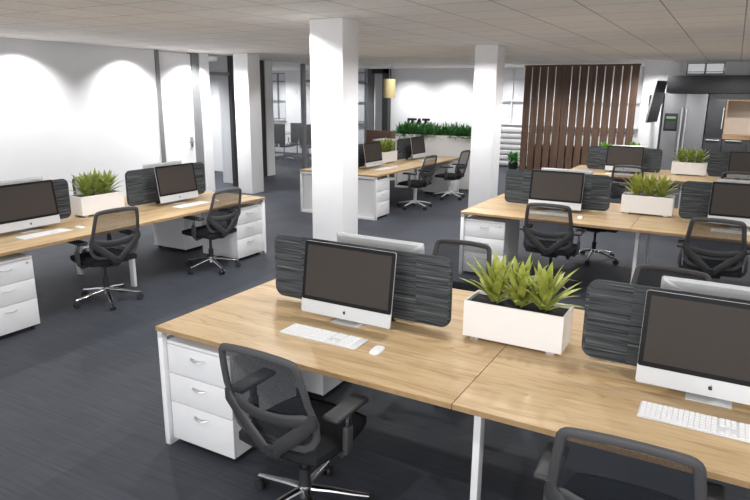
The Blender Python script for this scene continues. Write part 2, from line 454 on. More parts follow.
def apple(cx, cz, s, y):
    """small bitten-apple emblem as a flat outline"""
    pts = []
    body = [(0,.62),(.18,.72),(.42,.70),(.62,.55),(.50,.40),(.45,.20),(.52,.0),(.68,-.12),(.60,-.38),(.44,-.64),(.26,-.76),(.0,-.68),(-.26,-.76),(-.46,-.62),(-.64,-.32),(-.72,.04),(-.66,.40),(-.46,.64),(-.2,.72)]
    m = MB(); m.prism([(cx+s*x, cz+s*z) for x, z in body][::-1], y-.0006, y)
    lf = [(.02,.80),(.06,1.0),(.28,1.16),(.28,.98),(.16,.84)]
    m.prism([(cx+s*x, cz+s*z) for x, z in lf], y-.0006, y)
    return m
def make_computer():
    """all-in-one: the screen's lower edge lies at y=0 facing -y, origin on the desk"""
    c = empty('desktop_computer'); w = .297; zb, zt = .038, .458
    tilt = Matrix.Translation((0,0,zb)) @ Matrix.Rotation(R(-8.5), 4, 'X') @ Matrix.Translation((0,0,-zb))
    hm = MB(); hm.prism(rrect(-w, w, zb, zt, .012, 4), 0, .010, .002)
    # tapered back shell
    t = bmesh.new(); ro = rrect(-w+.002, w-.002, zb+.002, zt-.002, .012, 4); ri = rrect(-w*.55, w*.55, zb+.10, zt-.11, .08, 4)
    A = [t.verts.new((x, .009, z)) for x, z in ro]; B = [t.verts.new((x*.95, .020, (z-.25)*.95+.25)) for x, z in ro]; C = [t.verts.new((x, .034, z)) for x, z in ri]
    n = len(A)
    for P, Q in ((A, B), (B, C)):
        for i in range(n): t.faces.new((P[i], P[(i+1) % n], Q[(i+1) % n], Q[i]))
    t.faces.new(C); hm._add(t)
    hm.bm.transform(tilt); h = hm.build('housing', M['alu'], c)
    m = MB(); m.prism(rrect(-w+.001, w-.001, zb+.078, zt-.001, .011, 4), -.002, .0005); m.bm.transform(tilt); bz = m.build('bezel', M['bezel'], c)
    m = MB(); m.box(-w+.022, w-.022, -.0026, -.0015, zb+.100, zt-.022); m.bm.transform(tilt); m.build('display', M['screen'], bz)
    m = apple(0, zb+.038, .0125, -.0004); m.bm.transform(tilt); m.build('emblem', M['black'], h)
    s = MB()
    prof = [(.020, .006), (.17, .006)]
    s.box(-.09, .09, .005, .178, 0, .006, .002)
    for k in range(6):
        pass
    t = bmesh.new(); rows = []
    for y, z in ((.174, .004), (.176, .02), (.168, .05), (.130, .12), (.085, .20), (.06, .23)):
        rows.append([t.verts.new((x, y+dy, z)) for x, dy in ((-.085, 0), (.085, 0), (.085, -.008), (-.085, -.008))])
    for A, B in zip(rows, rows[1:]):
        for i in range(4): t.faces.new((A[i], A[(i+1) % 4], B[(i+1) % 4], B[i]))
    t.faces.new(rows[0]); t.faces.new(rows[-1]); s._add(t)
    s.build('stand', M['alu'], c)
    return c

def make_keyboard():
    k = empty('keyboard'); W, D = .243, .074
    m = MB(); m.box(-W, W, -D, D, .0, .007, .003); m.build('keyboard_base', M['kbase'], k)
    p = .0204
    def block(x0, cols, rows, skip=()):
        m = MB()
        for j in range(rows):
            for i in range(cols):
                if (i, j) in skip: continue
                x = x0+i*p; y = -D+.008+j*p*1.12
                m.box(x+.001, x+p-.001, y+.001, y+p*1.12-.001, .006, .0105, .0012, 1)
        return m
    m = block(-W+.006, 14, 6, [(i, 0) for i in range(4, 9)])
    m.box(-W+.006+4*p+.001, -W+.006+9*p-.001, -D+.009, -D+.008+p*1.12-.001, .006, .0105, .0012, 1)
    m.build('letter_keys', M['keys'], k)
    x1 = -W+.006+14*p+.008
    block(x1, 3, 2, [(0,1),(2,1)]).build('arrow_keys', M['keys'], k)
    block(x1, 3, 6, [(i, j) for i in range(3) for j in range(3)]).build('navigation_keys', M['keys'], k)
    block(x1+3*p+.008, 4, 6).build('number_keys', M['keys'], k)
    return k
def make_mouse():
    m = MB(); t = bmesh.new(); bmesh.ops.create_uvsphere(t, u_segments=20, v_segments=10, radius=1)
    for v in t.verts:
        sx = abs(v.co.x)**.55*math.copysign(1, v.co.x); sy = abs(v.co.y)**.6*math.copysign(1, v.co.y)
        v.co = Vector((sx*.029, sy*.056, max(0, v.co.z)**.6*.015+.001))
    m._add(t); return m.build('computer_mouse', M['keys'])

def rosette(m, base, n, L, spread, r, wmax=.017):
    """lance-shaped arching leaves fanning from one crown"""
    bm = m.bm
    for i in range(n):
        q = i/(n-1); az = i*2.39996+r.uniform(-.25, .25)
        el = R(86-(58*spread)*(1-q)**.8+r.uniform(-5, 5)); l = L*(.70+.3*math.sin(math.pi*(.25+.6*q)))*r.uniform(.88, 1.08)
        z0 = .01+.09*q*L/.26
        p = Vector(base)+Vector((math.cos(az), math.sin(az), 0))*.006+Vector((0,0,z0)); side = Vector((-math.sin(az), math.cos(az), 0))
        prev = None; seg = 6; e = el; droop = r.uniform(.35, .85)*(1-q*.6)
        for s in range(seg+1):
            t = s/seg; w = wmax*(math.sin(math.pi*min(1, .22+.78*t))**.8)*(1 if t < 1 else 0)+.0008
            d = Vector((math.cos(az)*math.cos(e), math.sin(az)*math.cos(e), math.sin(e)))
            nrm = side.cross(d)
            row = [bm.verts.new(p-side*w+nrm*w*.28), bm.verts.new(p), bm.verts.new(p+side*w+nrm*w*.28)]
            if prev:
                for a in (0, 1): bm.faces.new((prev[a], prev[a+1], row[a+1], row[a]))
            prev = row; p = p+d*(l/seg); e -= droop/seg*1.2
def make_planter(leaf='leaf'):
    def f():
        b = empty('planter_box'); W, D, Z0, Z1 = .264, .108, .020, .218; t = .010
        m = MB(); m.box(-W, W, -D, -D+t, Z0, Z1, .0015, 1); m.box(-W, W, D-t, D, Z0, Z1, .0015, 1); m.box(-W, -W+t, -D+t, D-t, Z0, Z1, .0015, 1); m.box(W-t, W, -D+t, D-t, Z0, Z1, .0015, 1); m.box(-W+.002, W-.002, -D+.002, D-.002, Z0, Z0+.01)
        m.build('box_shell', M['planter'], b)
        m = MB(); m.box(-W+t, W-t, -D+t, D-t, Z0+.01, Z1-.02); m.build('soil', M['soil'], b)
        for x in (-W+.06, W-.06):
            for y in (-D+.035, D-.035):
                m = MB(); m.box(x-.022, x+.022, y-.015, y+.015, 0, Z0); m.build('foot', M['handle'], b)
        for i, x in enumerate((-.125, .005, .135)):
            m = MB(); rosette(m, (x, .0, Z1-.03), 25, .240, .85, random.Random(11+i), .0215); m.build('plant', M[leaf], b, recalc=False)
        return b
    return f

# ------------------------------------------------------------------ office chair (sitter looks to +y)
def back_y(z): return -.215-.20*(z-.46)-.10*max(0, z-.75)**2+.03*math.exp(-((z-.62)/.1)**2)
def make_chair(base_mat='chrome'):
    c = empty('office_chair')
    # seat: rounded slab
    t = bmesh.new(); bmesh.ops.create_cube(t, size=1); bmesh.ops.subdivide_edges(t, edges=t.edges[:], cuts=7, use_grid_fill=True)
    for v in t.verts:
        x, y, z = v.co*2
        rr = 1-.10*(x*x)*(y*y)
        k = (abs(x)**4+abs(y)**4)**.25
        edge = max(0, 1-(max(abs(x), abs(y)))**6)
        X = x*.25*rr*(1-.05*(y > 0)*y); Y = y*.245*rr+.01
        if z > 0: Z = .47+.022*edge*z-.02*max(0, y-.5)*1.5+.010*(1-x*x)*(y < 0)*-y*0
        else: Z = .425+.012*(1-edge)
        if 0 < z < 1 or -1 < z <= 0: pass
        v.co = Vector((X, Y, Z if abs(z) > .99 else .425+(.492-.425)*(z+1)/2*.72))
    m = MB(); m._add(t); so = m.build('seat', M['seat'], c)
    for p in so.data.polygons: p.use_smooth = True
    # back frame loop
    w0, w1 = .17, .225
    loop = []
    def add(x, z): loop.append((x, back_y(z), z))
    top, bot = .948, .492
    half = [(0.001, .492), (.10, .494), (.165, .503), (.208, .53), (.230, .575), (.236, .65), (.227, .75), (.216, .85), (.208, top-.04)]
    for k in range(1, 5):
        a = R(90*k/4); half.append((.208-.034*(1-math.cos(a)), top-.036+.036*math.sin(a)))
    half += [(.12, top+.005), (.05, top+.008)]
    full = half+[(0, top+.008)]+[(-x, z) for x, z in half[::-1] if x > 0]
    full = [q for i, q in enumerate(full)]
    loop = [(x, back_y(z), z) for x, z in full]
    m = MB(); m.tube(loop, .019, .012, 8, closed=True, up=(0,1,0)); m.build('back_frame', M['frame'], c)
    # mesh panel
    m = MB(); bm = m.bm
    def halfw(z):
        best = .1
        for (xa, za), (xb, zb) in zip(half, half[1:]):
            if za <= z <= zb and zb > za: return xa+(xb-xa)*(z-za)/(zb-za)
        return .18
    rows = []; nz, nx = 14, 8
    for i in range(nz+1):
        z = bot+.004+(top-bot-.008)*i/nz; hw = halfw(z)
        rows.append([bm.verts.new((hw*(2*j/nx-1), back_y(z)-.02*(1-(2*j/nx-1)**2)*.6, z)) for j in range(nx+1)])
    for A, B in zip(rows, rows[1:]):
        for j in range(nx): bm.faces.new((A[j], A[j+1], B[j+1], B[j]))
    m.build('back_mesh', M['net'], c, recalc=False)
    # lumbar yoke: V-arms, cross band and spine
    m = MB()
    for s in (-1, 1):
        pts = [(s*.240, back_y(.71)-.004, .71), (s*.232, back_y(.665)-.022, .665), (s*.185, back_y(.61)-.036, .615), (s*.12, back_y(.55)-.044, .555), (s*.055, back_y(.50)-.046, .50), (s*.02, back_y(.46)-.04, .455)]
        m.tube(pts, .034, .009, 10, up=(0,1,0), radii=[.5, .85, 1, 1, .95, .9])
    pts = [(x, back_y(.64)-.020-.022*(1-(x/.22)**2), .635+.035*(x/.22)**2) for x in [-.225+.45*k/12 for k in range(13)]]
    m.tube(pts, .030, .007, 10, up=(0,1,0), radii=[.6]+[1]*11+[.6])
    m.tube([(0, back_y(.48)-.042, .49), (0, -.245, .44), (0, -.20, .405), (0, -.10, .395), (0, .02, .395)], .042, .014, 10, up=(0,1,.6))
    m.build('lumbar_support', M['pad'], c)
    m = MB(); m.box(-.085, .085, -.13, .10, .375, .425, .012); m.cyl((.08, .02, .40), (.24, .02, .40), .006, seg=8); m.build('tilt_mechanism', M['black'], c)
    # arms
    for s in (-1, 1):
        a = MB(); a.tube([(s*.15, -.02, .405), (s*.24, -.03, .41), (s*.272, -.035, .43), (s*.278, -.04, .48), (s*.278, -.04, .545)], .026, .013, 10, up=(0,1,0) if False else (s*1,0,.2))
        a.box(s*.278-.014, s*.278+.014, -.068, -.012, .45, .565, .008)
        ar = a.build('armrest', M['frame'], c)
        b = MB(); b.box(s*.278-.010, s*.278+.010, -.060, -.020, .56, .645, .005); b.build('arm_sleeve', M['chrome'], ar)
        pd = MB(); pd.box(s*.272-.045, s*.272+.045, -.175, .085, .640, .668, .013, 3); pd.build('arm_pad', M['pad'], ar)
    m = MB(); m.cyl((0,0,.11), (0,0,.24), .028, seg=18); m.cyl((0,0,.23), (0,0,.38), .016, seg=14); m.build('gas_lift', M['black'] if base_mat == 'chrome' else M['alu'], c)
    b = MB(); b.cyl((0,0,.085), (0,0,.145), .042, .034, 20, .004)
    for k in range(5):
        a = R(90+72*k+14); u = Vector((math.cos(a), math.sin(a), 0))
        b.tube([u*.025+Vector((0,0,.125)), u*.12+Vector((0,0,.112)), u*.24+Vector((0,0,.088)), u*.315+Vector((0,0,.076))], .021, .013, 10, up=(0,0,1), radii=[1.1, 1, .8, .62])
    bo = b.build('star_base', M[base_mat], c)
    for k in range(5):
        a = R(90+72*k+14); u = Vector((math.cos(a), math.sin(a), 0)); s = Vector((-u.y, u.x, 0)); p = u*.305+Vector((0,0,.030))
        w = MB(); w.cyl(p+s*.008, p+s*.026, .030, seg=16, bev=.003); w.cyl(p-s*.026, p-s*.008, .030, seg=16, bev=.003); w.cyl(p-s*.012, p+s*.012, .012); w.cyl(p+Vector((0,0,.02)), p+Vector((0,0,.05)), .008, seg=8)
        w.build('caster', M['black'], bo)
    return c

benches = {}
bench = Kind(make_bench)
ped, div, comp, keyb, mouse = Kind(make_pedestal), Kind(make_divider), Kind(make_computer), Kind(make_keyboard), Kind(make_mouse)
boxA, boxB = Kind(make_planter('leaf')), Kind(make_planter('leafd'))
chairK, chairL = Kind(lambda: make_chair('chrome')), Kind(lambda: make_chair('alu'))

BENCH = {   # origin (front corner at the first desk), turn, how one finds it
 'A': ((0, 0), 0, 'front oak bench'),
 'B': ((.132, 4.268), 0, 'middle oak bench'),
 'E': ((.25, 8.54), 0, 'oak bench by the brown slat screen'),
 'C': ((-2.351, .272), 90, 'oak bench along the white wall'),
 'D': ((-2.20, 6.495), 90, 'oak bench by the long hedge planter'),
}
def at(b, x, y, z=0):
    (ox, oy), th, _ = BENCH[b]; a = R(th)
    return (ox+x*math.cos(a)-y*math.sin(a), oy+x*math.sin(a)+y*math.cos(a), z)
def turn(b, rz=0): return R(BENCH[b][1]+rz)
def opp(x, y): return (BL-x, BD-y)
blab = {'A': 'large white framed oak bench desk at the front with the widest plant box', 'B': 'middle oak bench desk between the front bench and the slat screen bench',
        'E': 'small looking oak bench desk in front of the brown slat screen and fridge', 'C': 'long oak bench desk running along the bare white wall',
        'D': 'oak bench desk behind the first pillar, ending at the long hedge planter'}
for b in 'ABECD':
    o = bench.put(at(b, 0, 0), turn(b), blab[b], 'oak bench desks', 'desk')
    if b == 'C':
        for ch in KIDS[o.name]:
            if ch.name.startswith('leg') and 'frame' not in ch.name:
                ch.location.x -= .10; ch.location.y += .12 if ch.data.vertices[0].co.y < .5 else -.12
T = H+.0002

# drawer pedestals (front side x position, whether on the far side)
def pedestal(b, x, far, label):
    y = .035
    if far: px, py = opp(x, y); ped.put(at(b, px, py), turn(b, 180), label, 'white drawer pedestals', 'drawers')
    else: ped.put(at(b, x, y), turn(b), label, 'white drawer pedestals', 'drawers')
pedestal('A', .279, False, 'white three-drawer pedestal beside the chair at the front bench corner')
pedestal('A', 3.321, True, 'white pedestal seen from behind under the front bench, past the chair')
pedestal('B', .279, False, 'white three-drawer pedestal under the corner of the middle oak bench')
pedestal('C', .279, False, 'white three-drawer pedestal cut off by the photo edge at the white wall bench')
pedestal('C', 3.321, False, 'white three-drawer pedestal at the far end of the white wall bench')
pedestal('C', .279, True, 'white pedestal back far under the white wall bench, facing the wall')
pedestal('D', .279, False, 'white three-drawer pedestal beside the pillar under the hedge planter bench')
pedestal('D', 3.321, False, 'white drawer pedestal behind the second chair of the hedge planter bench')
pedestal('D', 3.321, True, 'white pedestal inside the end frame of the hedge planter bench by the pillar')

# dividers
DX = (.868, 2.782)
names2 = {'A': ('front bench', 'the keyboard and mouse pair by the chair with full back', 'screen cut by the photo edge')}
SH = {'C': -.05}
def divider(b, i, label): div.put(at(b, DX[i]+SH.get(b, 0), BD/2, T), turn(b), label, 'charcoal desk dividers', 'divider')
divider('A', 0, 'charcoal ribbed divider on the front bench between its corner and plant box')
divider('A', 1, 'charcoal ribbed divider on the front bench past the plant box, cut by the photo edge')
divider('B', 0, 'charcoal ribbed divider on the middle bench, beside the second white pillar')
divider('B', 1, 'charcoal ribbed divider on the middle bench past its plant box')
divider('E', 0, 'charcoal divider on the rear bench standing before the brown slat screen')
divider('E', 1, 'charcoal divider on the rear bench standing before the dark kitchen cabinets')
divider('C', 0, 'charcoal divider on the white wall bench, cut by the photo edge')
divider('C', 1, 'charcoal divider on the white wall bench between plant box and door')
divider('D', 0, 'charcoal divider on the hedge planter bench, partly behind the first pillar')
divider('D', 1, 'charcoal divider on the hedge planter bench just before the long hedge')

# computers, keyboards, mice
CX = (.91, 2.755); CY = .548
def computer(b, i, label, far=False):
    x, y = CX[i]+SH.get(b, 0), CY
    if far: x, y = CX[1-i]+.034, BD-CY-.026
    comp.put(at(b, x, y, T), turn(b, 180 if far else 0), label, 'all-in-one computers', 'computer')
computer('A', 0, 'all-in-one computer with dark screen on the front bench beside a keyboard and mouse')
computer('A', 1, 'largest dark all-in-one computer, cut by the photo edge on the front bench')
computer('A', 1, 'back of a silver computer peeking over the front bench divider by the pillar', True)
computer('A', 0, 'back of a silver computer peeking over the divider behind the largest screen', True)
computer('B', 0, 'all-in-one computer on the middle bench beside the second pillar')
computer('B', 1, 'all-in-one computer on the middle bench past its plant box, cut by the photo edge')
computer('B', 1, 'top edge of a silver computer behind the middle bench divider near the pillar', True)
computer('B', 0, 'top edge of a silver computer behind the middle bench divider past the plant box', True)
computer('E', 0, 'all-in-one computer on the rear bench before the slat screen')
computer('E', 1, 'all-in-one computer on the rear bench before the kitchen niche')
computer('E', 1, 'top edge of a silver computer behind the rear bench divider by the slat screen', True)
computer('C', 0, 'all-in-one computer on the white wall bench, cut by the photo edge')
computer('C', 1, 'all-in-one computer on the white wall bench near the white door')
computer('C', 1, 'top edge of a silver computer over the divider at the photo edge', True)
computer('C', 0, 'top edge of a silver computer over the divider near the white door', True)
computer('D', 0, 'small all-in-one computer on the hedge planter bench beside the first pillar')
computer('D', 1, 'small all-in-one computer on the hedge planter bench before the hedge')
KX = ((.902, .352), (2.745, .357)); MX = ((1.25, .33), (3.10, .33))
def keys(b, i, label, rz=0): keyb.put(at(b, KX[i][0]+SH.get(b, 0), KX[i][1], T), turn(b, rz), label, 'white keyboards', 'keyboard')
def mouse_(b, i, label): mouse.put(at(b, MX[i][0]+SH.get(b, 0), MX[i][1], T), turn(b, 4), label, 'white computer mice', 'mouse')
for b, n in (('A', 'front bench'), ('B', 'middle bench'), ('E', 'rear bench by the slat screen'), ('C', 'white wall bench'), ('D', 'hedge planter bench')):
    e0, e1 = {'A': ('at its corner desk', 'under the largest screen'), 'B': ('behind the chair near the pillar', 'behind the chair past the plant box'),
              'E': ('behind its first chair', 'at the photo edge'), 'C': ('at the photo edge', 'near the white door'), 'D': ('by the first pillar', 'near the hedge')}[b]
    keys(b, 0, f'white full-size keyboard on the {n} {e0}')
    mouse_(b, 0, f'white mouse on the {n} {e0}')
    if b != 'E': keys(b, 1, f'white full-size keyboard on the {n} {e1}')
    if b in 'CD': mouse_(b, 1, f'white mouse on the {n} {e1}')

# plant boxes
PX, PY = 1.815, .825
boxA.put(at('A', PX+.012, PY, T), turn('A'), 'large white plant box with three yellow-green plants on the front bench', 'white plant boxes on the benches', 'planter')
boxA.put(at('B', PX+.03, PY+.12, T), turn('B'), 'white plant box with three plants at the centre of the middle bench', 'white plant boxes on the benches', 'planter')
boxB.put(at('E', PX+.08, PY+.1, T), turn('E'), 'white plant box with three plants on the rear bench before the fridge', 'white plant boxes on the benches', 'planter')
boxB.put(at('C', PX-.03, PY, T), turn('C'), 'white plant box with three plants on the white wall bench', 'white plant boxes on the benches', 'planter')
boxB.put(at('D', PX+.02, PY, T), turn('D'), 'small white plant box on the bench beside the long hedge planter', 'white plant boxes on the benches', 'planter')

# chairs
def chair(x, y, head, label, k=chairK): k.put((x, y, 0), R(head), label, 'mesh-back office chairs', 'chair')
chair(1.075, -.075, -1, 'mesh-back office chair at the front bench corner, pedestal beside it')
chair(2.525, -.03, 2, 'mesh-back office chair cropped at the photo bottom, only its top showing')
chair(1.06, 1.66, 180, 'mesh chair across the front bench, its top rim between divider and plant box')
chair(2.46, 1.66, 176, 'mesh chair across the front bench, its rim behind the largest screen')
chair(1.18, 4.27, 2, 'mesh-back chair at the middle bench, in front of the computer near the pillar')
chair(2.69, 4.29, 0, 'mesh-back chair at the middle bench, past the plant box by the photo edge')
chair(1.36, 5.76, 165, 'chair tucked under the far side of the middle bench, mostly its base showing')
chair(.25+1.10, 8.50, 0, 'small mesh chair at the rear bench facing the slat screen')
chair(.25+2.62, 8.50, 0, 'small mesh chair at the rear bench facing the kitchen niche')
chair(-2.50, 1.57, 82, 'mesh office chair at the white wall bench, in front of its plant box')
chair(-2.46, 2.98, 88, 'mesh office chair at the white wall bench, in front of the far pedestal')
chair(-4.12, 2.88, -90, 'chair behind the white wall bench, its dark back just showing past the plant box')
chair(-2.2, 7.93, 85, 'mesh chair with pale metal base at the hedge planter bench, nearer the pillar', chairL)
chair(-2.08, 9.27, 88, 'mesh chair with pale metal base at the hedge planter bench, next to the hedge', chairL)

# ------------------------------------------------------------------ hedge planter and far corner
p = empty('hedge_planter', (-2.98, 10.75, 0)); tag(p, 'long waist-high white planter full of green hedge plants', 'planter')
m = MB(); m.box(-1.02, 1.3, -.17, .17, 0, 1.145, .004); m.build('box_shell', M['planter'], p)
m = MB(); m.box(-.98, 1.26, -.14, .14, 1.14, 1.155); m.build('soil', M['soil'], p)
m = MB(); r = random.Random(3)
for i in range(115):
    rosette(m, (r.uniform(-.98, 1.24), r.uniform(-.15, .13), 1.09), 15, r.uniform(.15, .30), 1.35, r, .024)
tag(m.build('foliage', M['hedge'], p, recalc=False), kind='stuff')
# dark letters behind the hedge
fc = bpy.data.curves.new('sign_letters', 'FONT'); fc.body = 'ITAT'; fc.size = .28; fc.extrude = .02; fc.align_x = 'CENTER'; fc.shear = .15; fc.space_character = .95; fc.offset = .012
tmp = bpy.data.objects.new('tmp_letters', fc); COL.objects.link(tmp)
me = bpy.data.meshes.new_from_object(tmp.evaluated_get(bpy.context.evaluated_depsgraph_get()))
bpy.data.objects.remove(tmp); me.name = 'letter_sign'; me.materials.clear()
o = bpy.data.objects.new('letter_sign', me); COL.objects.link(o); o.location = (-3.90, 11.5, 1.255); o.rotation_euler = (R(90), 0, 0)
me.materials.append(M['black'])
tag(o, 'black block letter sign half hidden in the hedge', 'sign')
m = MB(); m.box(-.55, .55, -.04, .04, 0, 1.255); s = m.build('sign_stand', M['white']); s.parent = o; s.matrix_parent_inverse = Matrix.Rotation(R(-90), 4, 'X') @ Matrix.Translation((0, 0, -1.255))
# brown booth
p = empty('booth_partition', (-4.80, 11.6, 0)); tag(p, 'low brown fabric booth screen with a corner, past the first pillar', 'partition')
m = MB(); m.box(-.55, .12, -.03, .03, .0, 1.13, .01); m.build('side_panel', M['brown'], p)
m = MB(); m.box(.12, .18, -.03, 1.2, .0, 1.13, .01); m.box(.18, .9, 1.14, 1.2, 0, 1.13, .01); m.build('back_panel', M['brown'], p)
p = empty('meeting_table', (-4.48, 11.15, 0)); tag(p, 'small white table in front of the brown booth screen', 'table')
m = MB(); m.box(-.30, .25, -.25, .25, .93, .96, .004); m.build('table_top', M['white'], p)
m = MB(); m.cyl((0,0,0), (0,0,.93), .03); m.cyl((0,0,0), (0,0,.02), .22, seg=24); m.build('pedestal_leg', M['steel'], p)
# lamp shade
p = empty('pendant_lamp', (-4.93, 12.0, 0)); tag(p, 'mustard yellow drum pendant lamp hanging before the dark post', 'lamp')
m = MB(); t = bmesh.new(); bmesh.ops.create_cone(t, cap_ends=False, segments=28, radius1=.148, radius2=.148, depth=.46); m._add(t, Matrix.Translation((0,0,2.15))); m.build('lamp_shade', M['shade'], p)
m = MB(); m.cyl((0,0,2.2), (0,0,CZ-.001), .005, seg=8); m.cyl((0,0,CZ-.03), (0,0,CZ-.001), .05); m.build('hanging_cord', M['handle'], p)
# white radiator-like louvres under the window
p = empty('radiator', (-2.9, 15.36, 0)); tag(p, 'white louvred radiator casing under the window by the slat screen', 'radiator')
m = MB(); m.box(-.80, .80, .03, .06, 0.02, 1.13); m.build('casing', M['white'], p)
m = MB()
for k in range(7): m.box(-.80, .80, -.03, .03, .06+k*.155, .06+k*.155+.115, .01)
m.build('louvre', M['white'], p)
# potted plant on the floor
p = empty('potted_plant', (-2.33, 14.25, 0)); tag(p, 'green leafy plant in a black pot beside the slat screen', 'plant')
m = MB(); m.cyl((0,0,0), (0,0,.26), .10, .13, 20); m.build('pot', M['black'], p)
m = MB(); m.cyl((0,0,.25), (0,0,.262), .12, .12, 20); m.build('soil', M['soil'], p)
m = MB(); r = random.Random(5)
for i in range(7): rosette(m, (r.uniform(-.09,.09), r.uniform(-.09,.09), .22+r.uniform(0,.14)), 13, .20, 1.5, r, .032)
m.build('foliage', M['hedge'], p, recalc=False)
# slat screen
SY = 13.75; sx0, sx1 = -2.02, .68
p = empty('slat_screen', (0, SY, 0)); tag(p, 'tall dark brown wooden slat screen between the window and the kitchen', 'screen')
m = MB(); m.box(sx0, sx1, -.045, .045, 2.70, 2.745); m.box(sx0, sx1, -.045, .045, .0, .05); m.build('rail', M['slat'], p)
m = MB()
for z in (1.16,): m.box(sx0, sx1, .055, .07, z, z+.02)
m.build('cross_bar', M['post'], p)
n = 14; pit = (sx1-sx0)/n
for k in range(n):
    x = sx0+pit*(k+.5); w = pit*.5-.020
    m = MB()
    if k == 4: m.box(x-w, x+pit*.5+.001, -.045, .045, .05, 2.70)
    else: m.box(x-w, x+w, -.045, .045, .05, 2.70)
    m.build('slat', M['slat'], p, smooth=False)
# dark trough with greenery behind the slats
p = empty('plant_trough', (-.8, 14.35, 0)); tag(p, 'dark plant trough seen through the bottom of the slat screen', 'planter')
m = MB(); m.box(-1.05, 1.35, -.15, .15, 0, .76, .005); m.build('box_shell', M['post'], p)
m = MB(); r = random.Random(9)
for i in range(9): rosette(m, (-1.0+i*.28, -.16, .34), 12, .12, 1.5, r, .02)
m.build('foliage', M['hedge'], p, recalc=False)
# bright plants behind the rear bench
for x, h, lab in ((.60, .95, 'thin lime green plant peeking over the rear bench divider by the slats'), (1.10, 1.0, 'lime green plant peeking over the computer of the rear bench')):
    p = empty('potted_plant', (x, 10.75, 0)); tag(p, lab, 'plant', 'lime plants behind the rear bench')
    m = MB(); m.cyl((0,0,0), (0,0,.75), .13, .15, 20); m.build('pot', M['white'], p)
    m = MB(); r = random.Random(int(x*100))
    for i in range(4): rosette(m, (r.uniform(-.08,.08), r.uniform(-.06,.06), .935+r.uniform(0,.06)), 11, .15, 1.5, r, .03)
    m.cyl((0,0,.74), (0,0,1.08), .01); m.build('foliage', M['lime'], p, recalc=False)

# ------------------------------------------------------------------ kitchen corner
FY = 13.2
p = empty('fridge', (1.735, FY, 0)); tag(p, 'stainless steel double-door fridge with a water dispenser', 'fridge')
m = MB(); m.box(-.425, .425, .05, .66, .02, 2.07); m.build('fridge_body', M['kitchen'], p)
for a, b in ((-.425, -.002), (.002, .425)):
    m = MB(); m.box(a, b, .0, .05, .05, 2.08, .006); d = m.build('door', M['fridge'], p)
    h = MB(); x = -.045 if b < 0 else .045
    h.cyl((x, -.05, .75), (x, -.05, 1.78), .013); 
    for z in (.80, 1.73): h.cyl((x, -.05, z), (x, .0, z), .009)
    h.build('handle', M['alu'], d)
    if b < 0:
        h = MB(); h.box(-.385, -.115, -.006, .002, 1.28, 1.66, .004); dd = h.build('dispenser', M['black'], p)
p2 = dd
h = MB(); h.box(-.345, -.155, -.009, -.005, 1.545, 1.595); h.build('dispenser_display', M['disp'], p2)
h = MB(); h.box(-.35, -.15, -.008, -.005, 1.32, 1.50); h.build('dispenser_recess', M['kitchen'], p2)
p = empty('overhead_cabinet', (3.1, FY, 0)); tag(p, 'long dark overhead cabinet above the fridge', 'cabinet')
m = MB(); m.box(-1.78, 1.69, .02, .66, 2.095, 2.46); m.build('cabinet_body', M['kitchen'], p)
m = MB(); m.box(-1.78, 1.69, .0, .019, 2.095, 2.46, .002); m.build('front_panel', M['kitchen'], p)
p = empty('side_panel', (1.285, FY, 0)); p.name = 'fridge_housing'; tag(p, 'thin dark end panel beside the fridge, next to the wall screen', 'panel')
m = MB(); m.box(-.02, .012, .0, .66, 0, 2.09); m.build('end_board', M['kitchen'], p)
p = empty('tall_cabinet', (2.36, FY, 0)); tag(p, 'narrow tall dark cabinet door between fridge and oak niche', 'cabinet')
m = MB(); m.box(-.18, .16, .02, .65, .0, 2.09); m.build('cabinet_body', M['kitchen'], p)
m = MB(); m.box(-.18, .16, .0, .019, 1.17, 1.97, .002); d = m.build('door', M['kitchen'], p)
h = MB(); h.cyl((.125, -.03, 1.36), (.125, -.03, 1.80), .010); h.cyl((.125, -.03, 1.40), (.125, 0, 1.40), .006); h.cyl((.125, -.03, 1.76), (.125, 0, 1.76), .006); h.build('handle', M['alu'], d)
m = MB(); m.box(-.18, .16, .0, .019, .60, 1.165, .002); d = m.build('drawer', M['kitchen'], p)
h = MB(); h.cyl((-.14, -.03, 1.115), (.12, -.03, 1.115), .010); h.cyl((-.1, -.03, 1.115), (-.1, 0, 1.115), .006); h.cyl((.09, -.03, 1.115), (.09, 0, 1.115), .006); h.build('handle', M['alu'], d)
p = empty('base_cabinet', (3.3, FY, 0)); tag(p, 'dark base drawers with a bar handle under the oak niche', 'cabinet')
m = MB(); m.box(-.77, 1.6, .02, .65, 0, 1.14); m.build('cabinet_body', M['kitchen'], p)
for a, b in ((-.77, -.30), (-.297, .65), (.653, 1.6)):
    m = MB(); m.box(a, b, 0, .019, .60, 1.135, .002); d = m.build('drawer', M['kitchen'], p)
    h = MB(); h.cyl((a+.06, -.03, 1.115), (min(b-.06, a+.36), -.03, 1.115), .010); h.cyl((a+.1, -.03, 1.115), (a+.1, 0, 1.115), .006); h.build('handle', M['alu'], d)
    m = MB(); m.box(a, b, 0, .019, .1, .595, .002); m.build('drawer', M['kitchen'], p)
p = empty('oak_niche', (3.3, FY, 0)); tag(p, 'open oak framed niche with beige back in the kitchen wall', 'shelf')
m = MB(); m.box(-.775, -.75, -.02, .6, 1.235, 1.965); m.box(-.775, 1.6, -.02, .6, 1.145, 1.235); m.box(-.75, 1.6, .0, .6, 1.945, 1.965); m.build('niche_frame', M['oakz'], p)
m = MB(); m.box(-.75, 1.6, .45, .47, 1.235, 1.945); m.build('niche_back', M['beige'], p)
m = MB(); m.box(-.775, 1.6, .02, .6, 1.967, 2.09); m.build('top_filler', M['kitchen'], p)
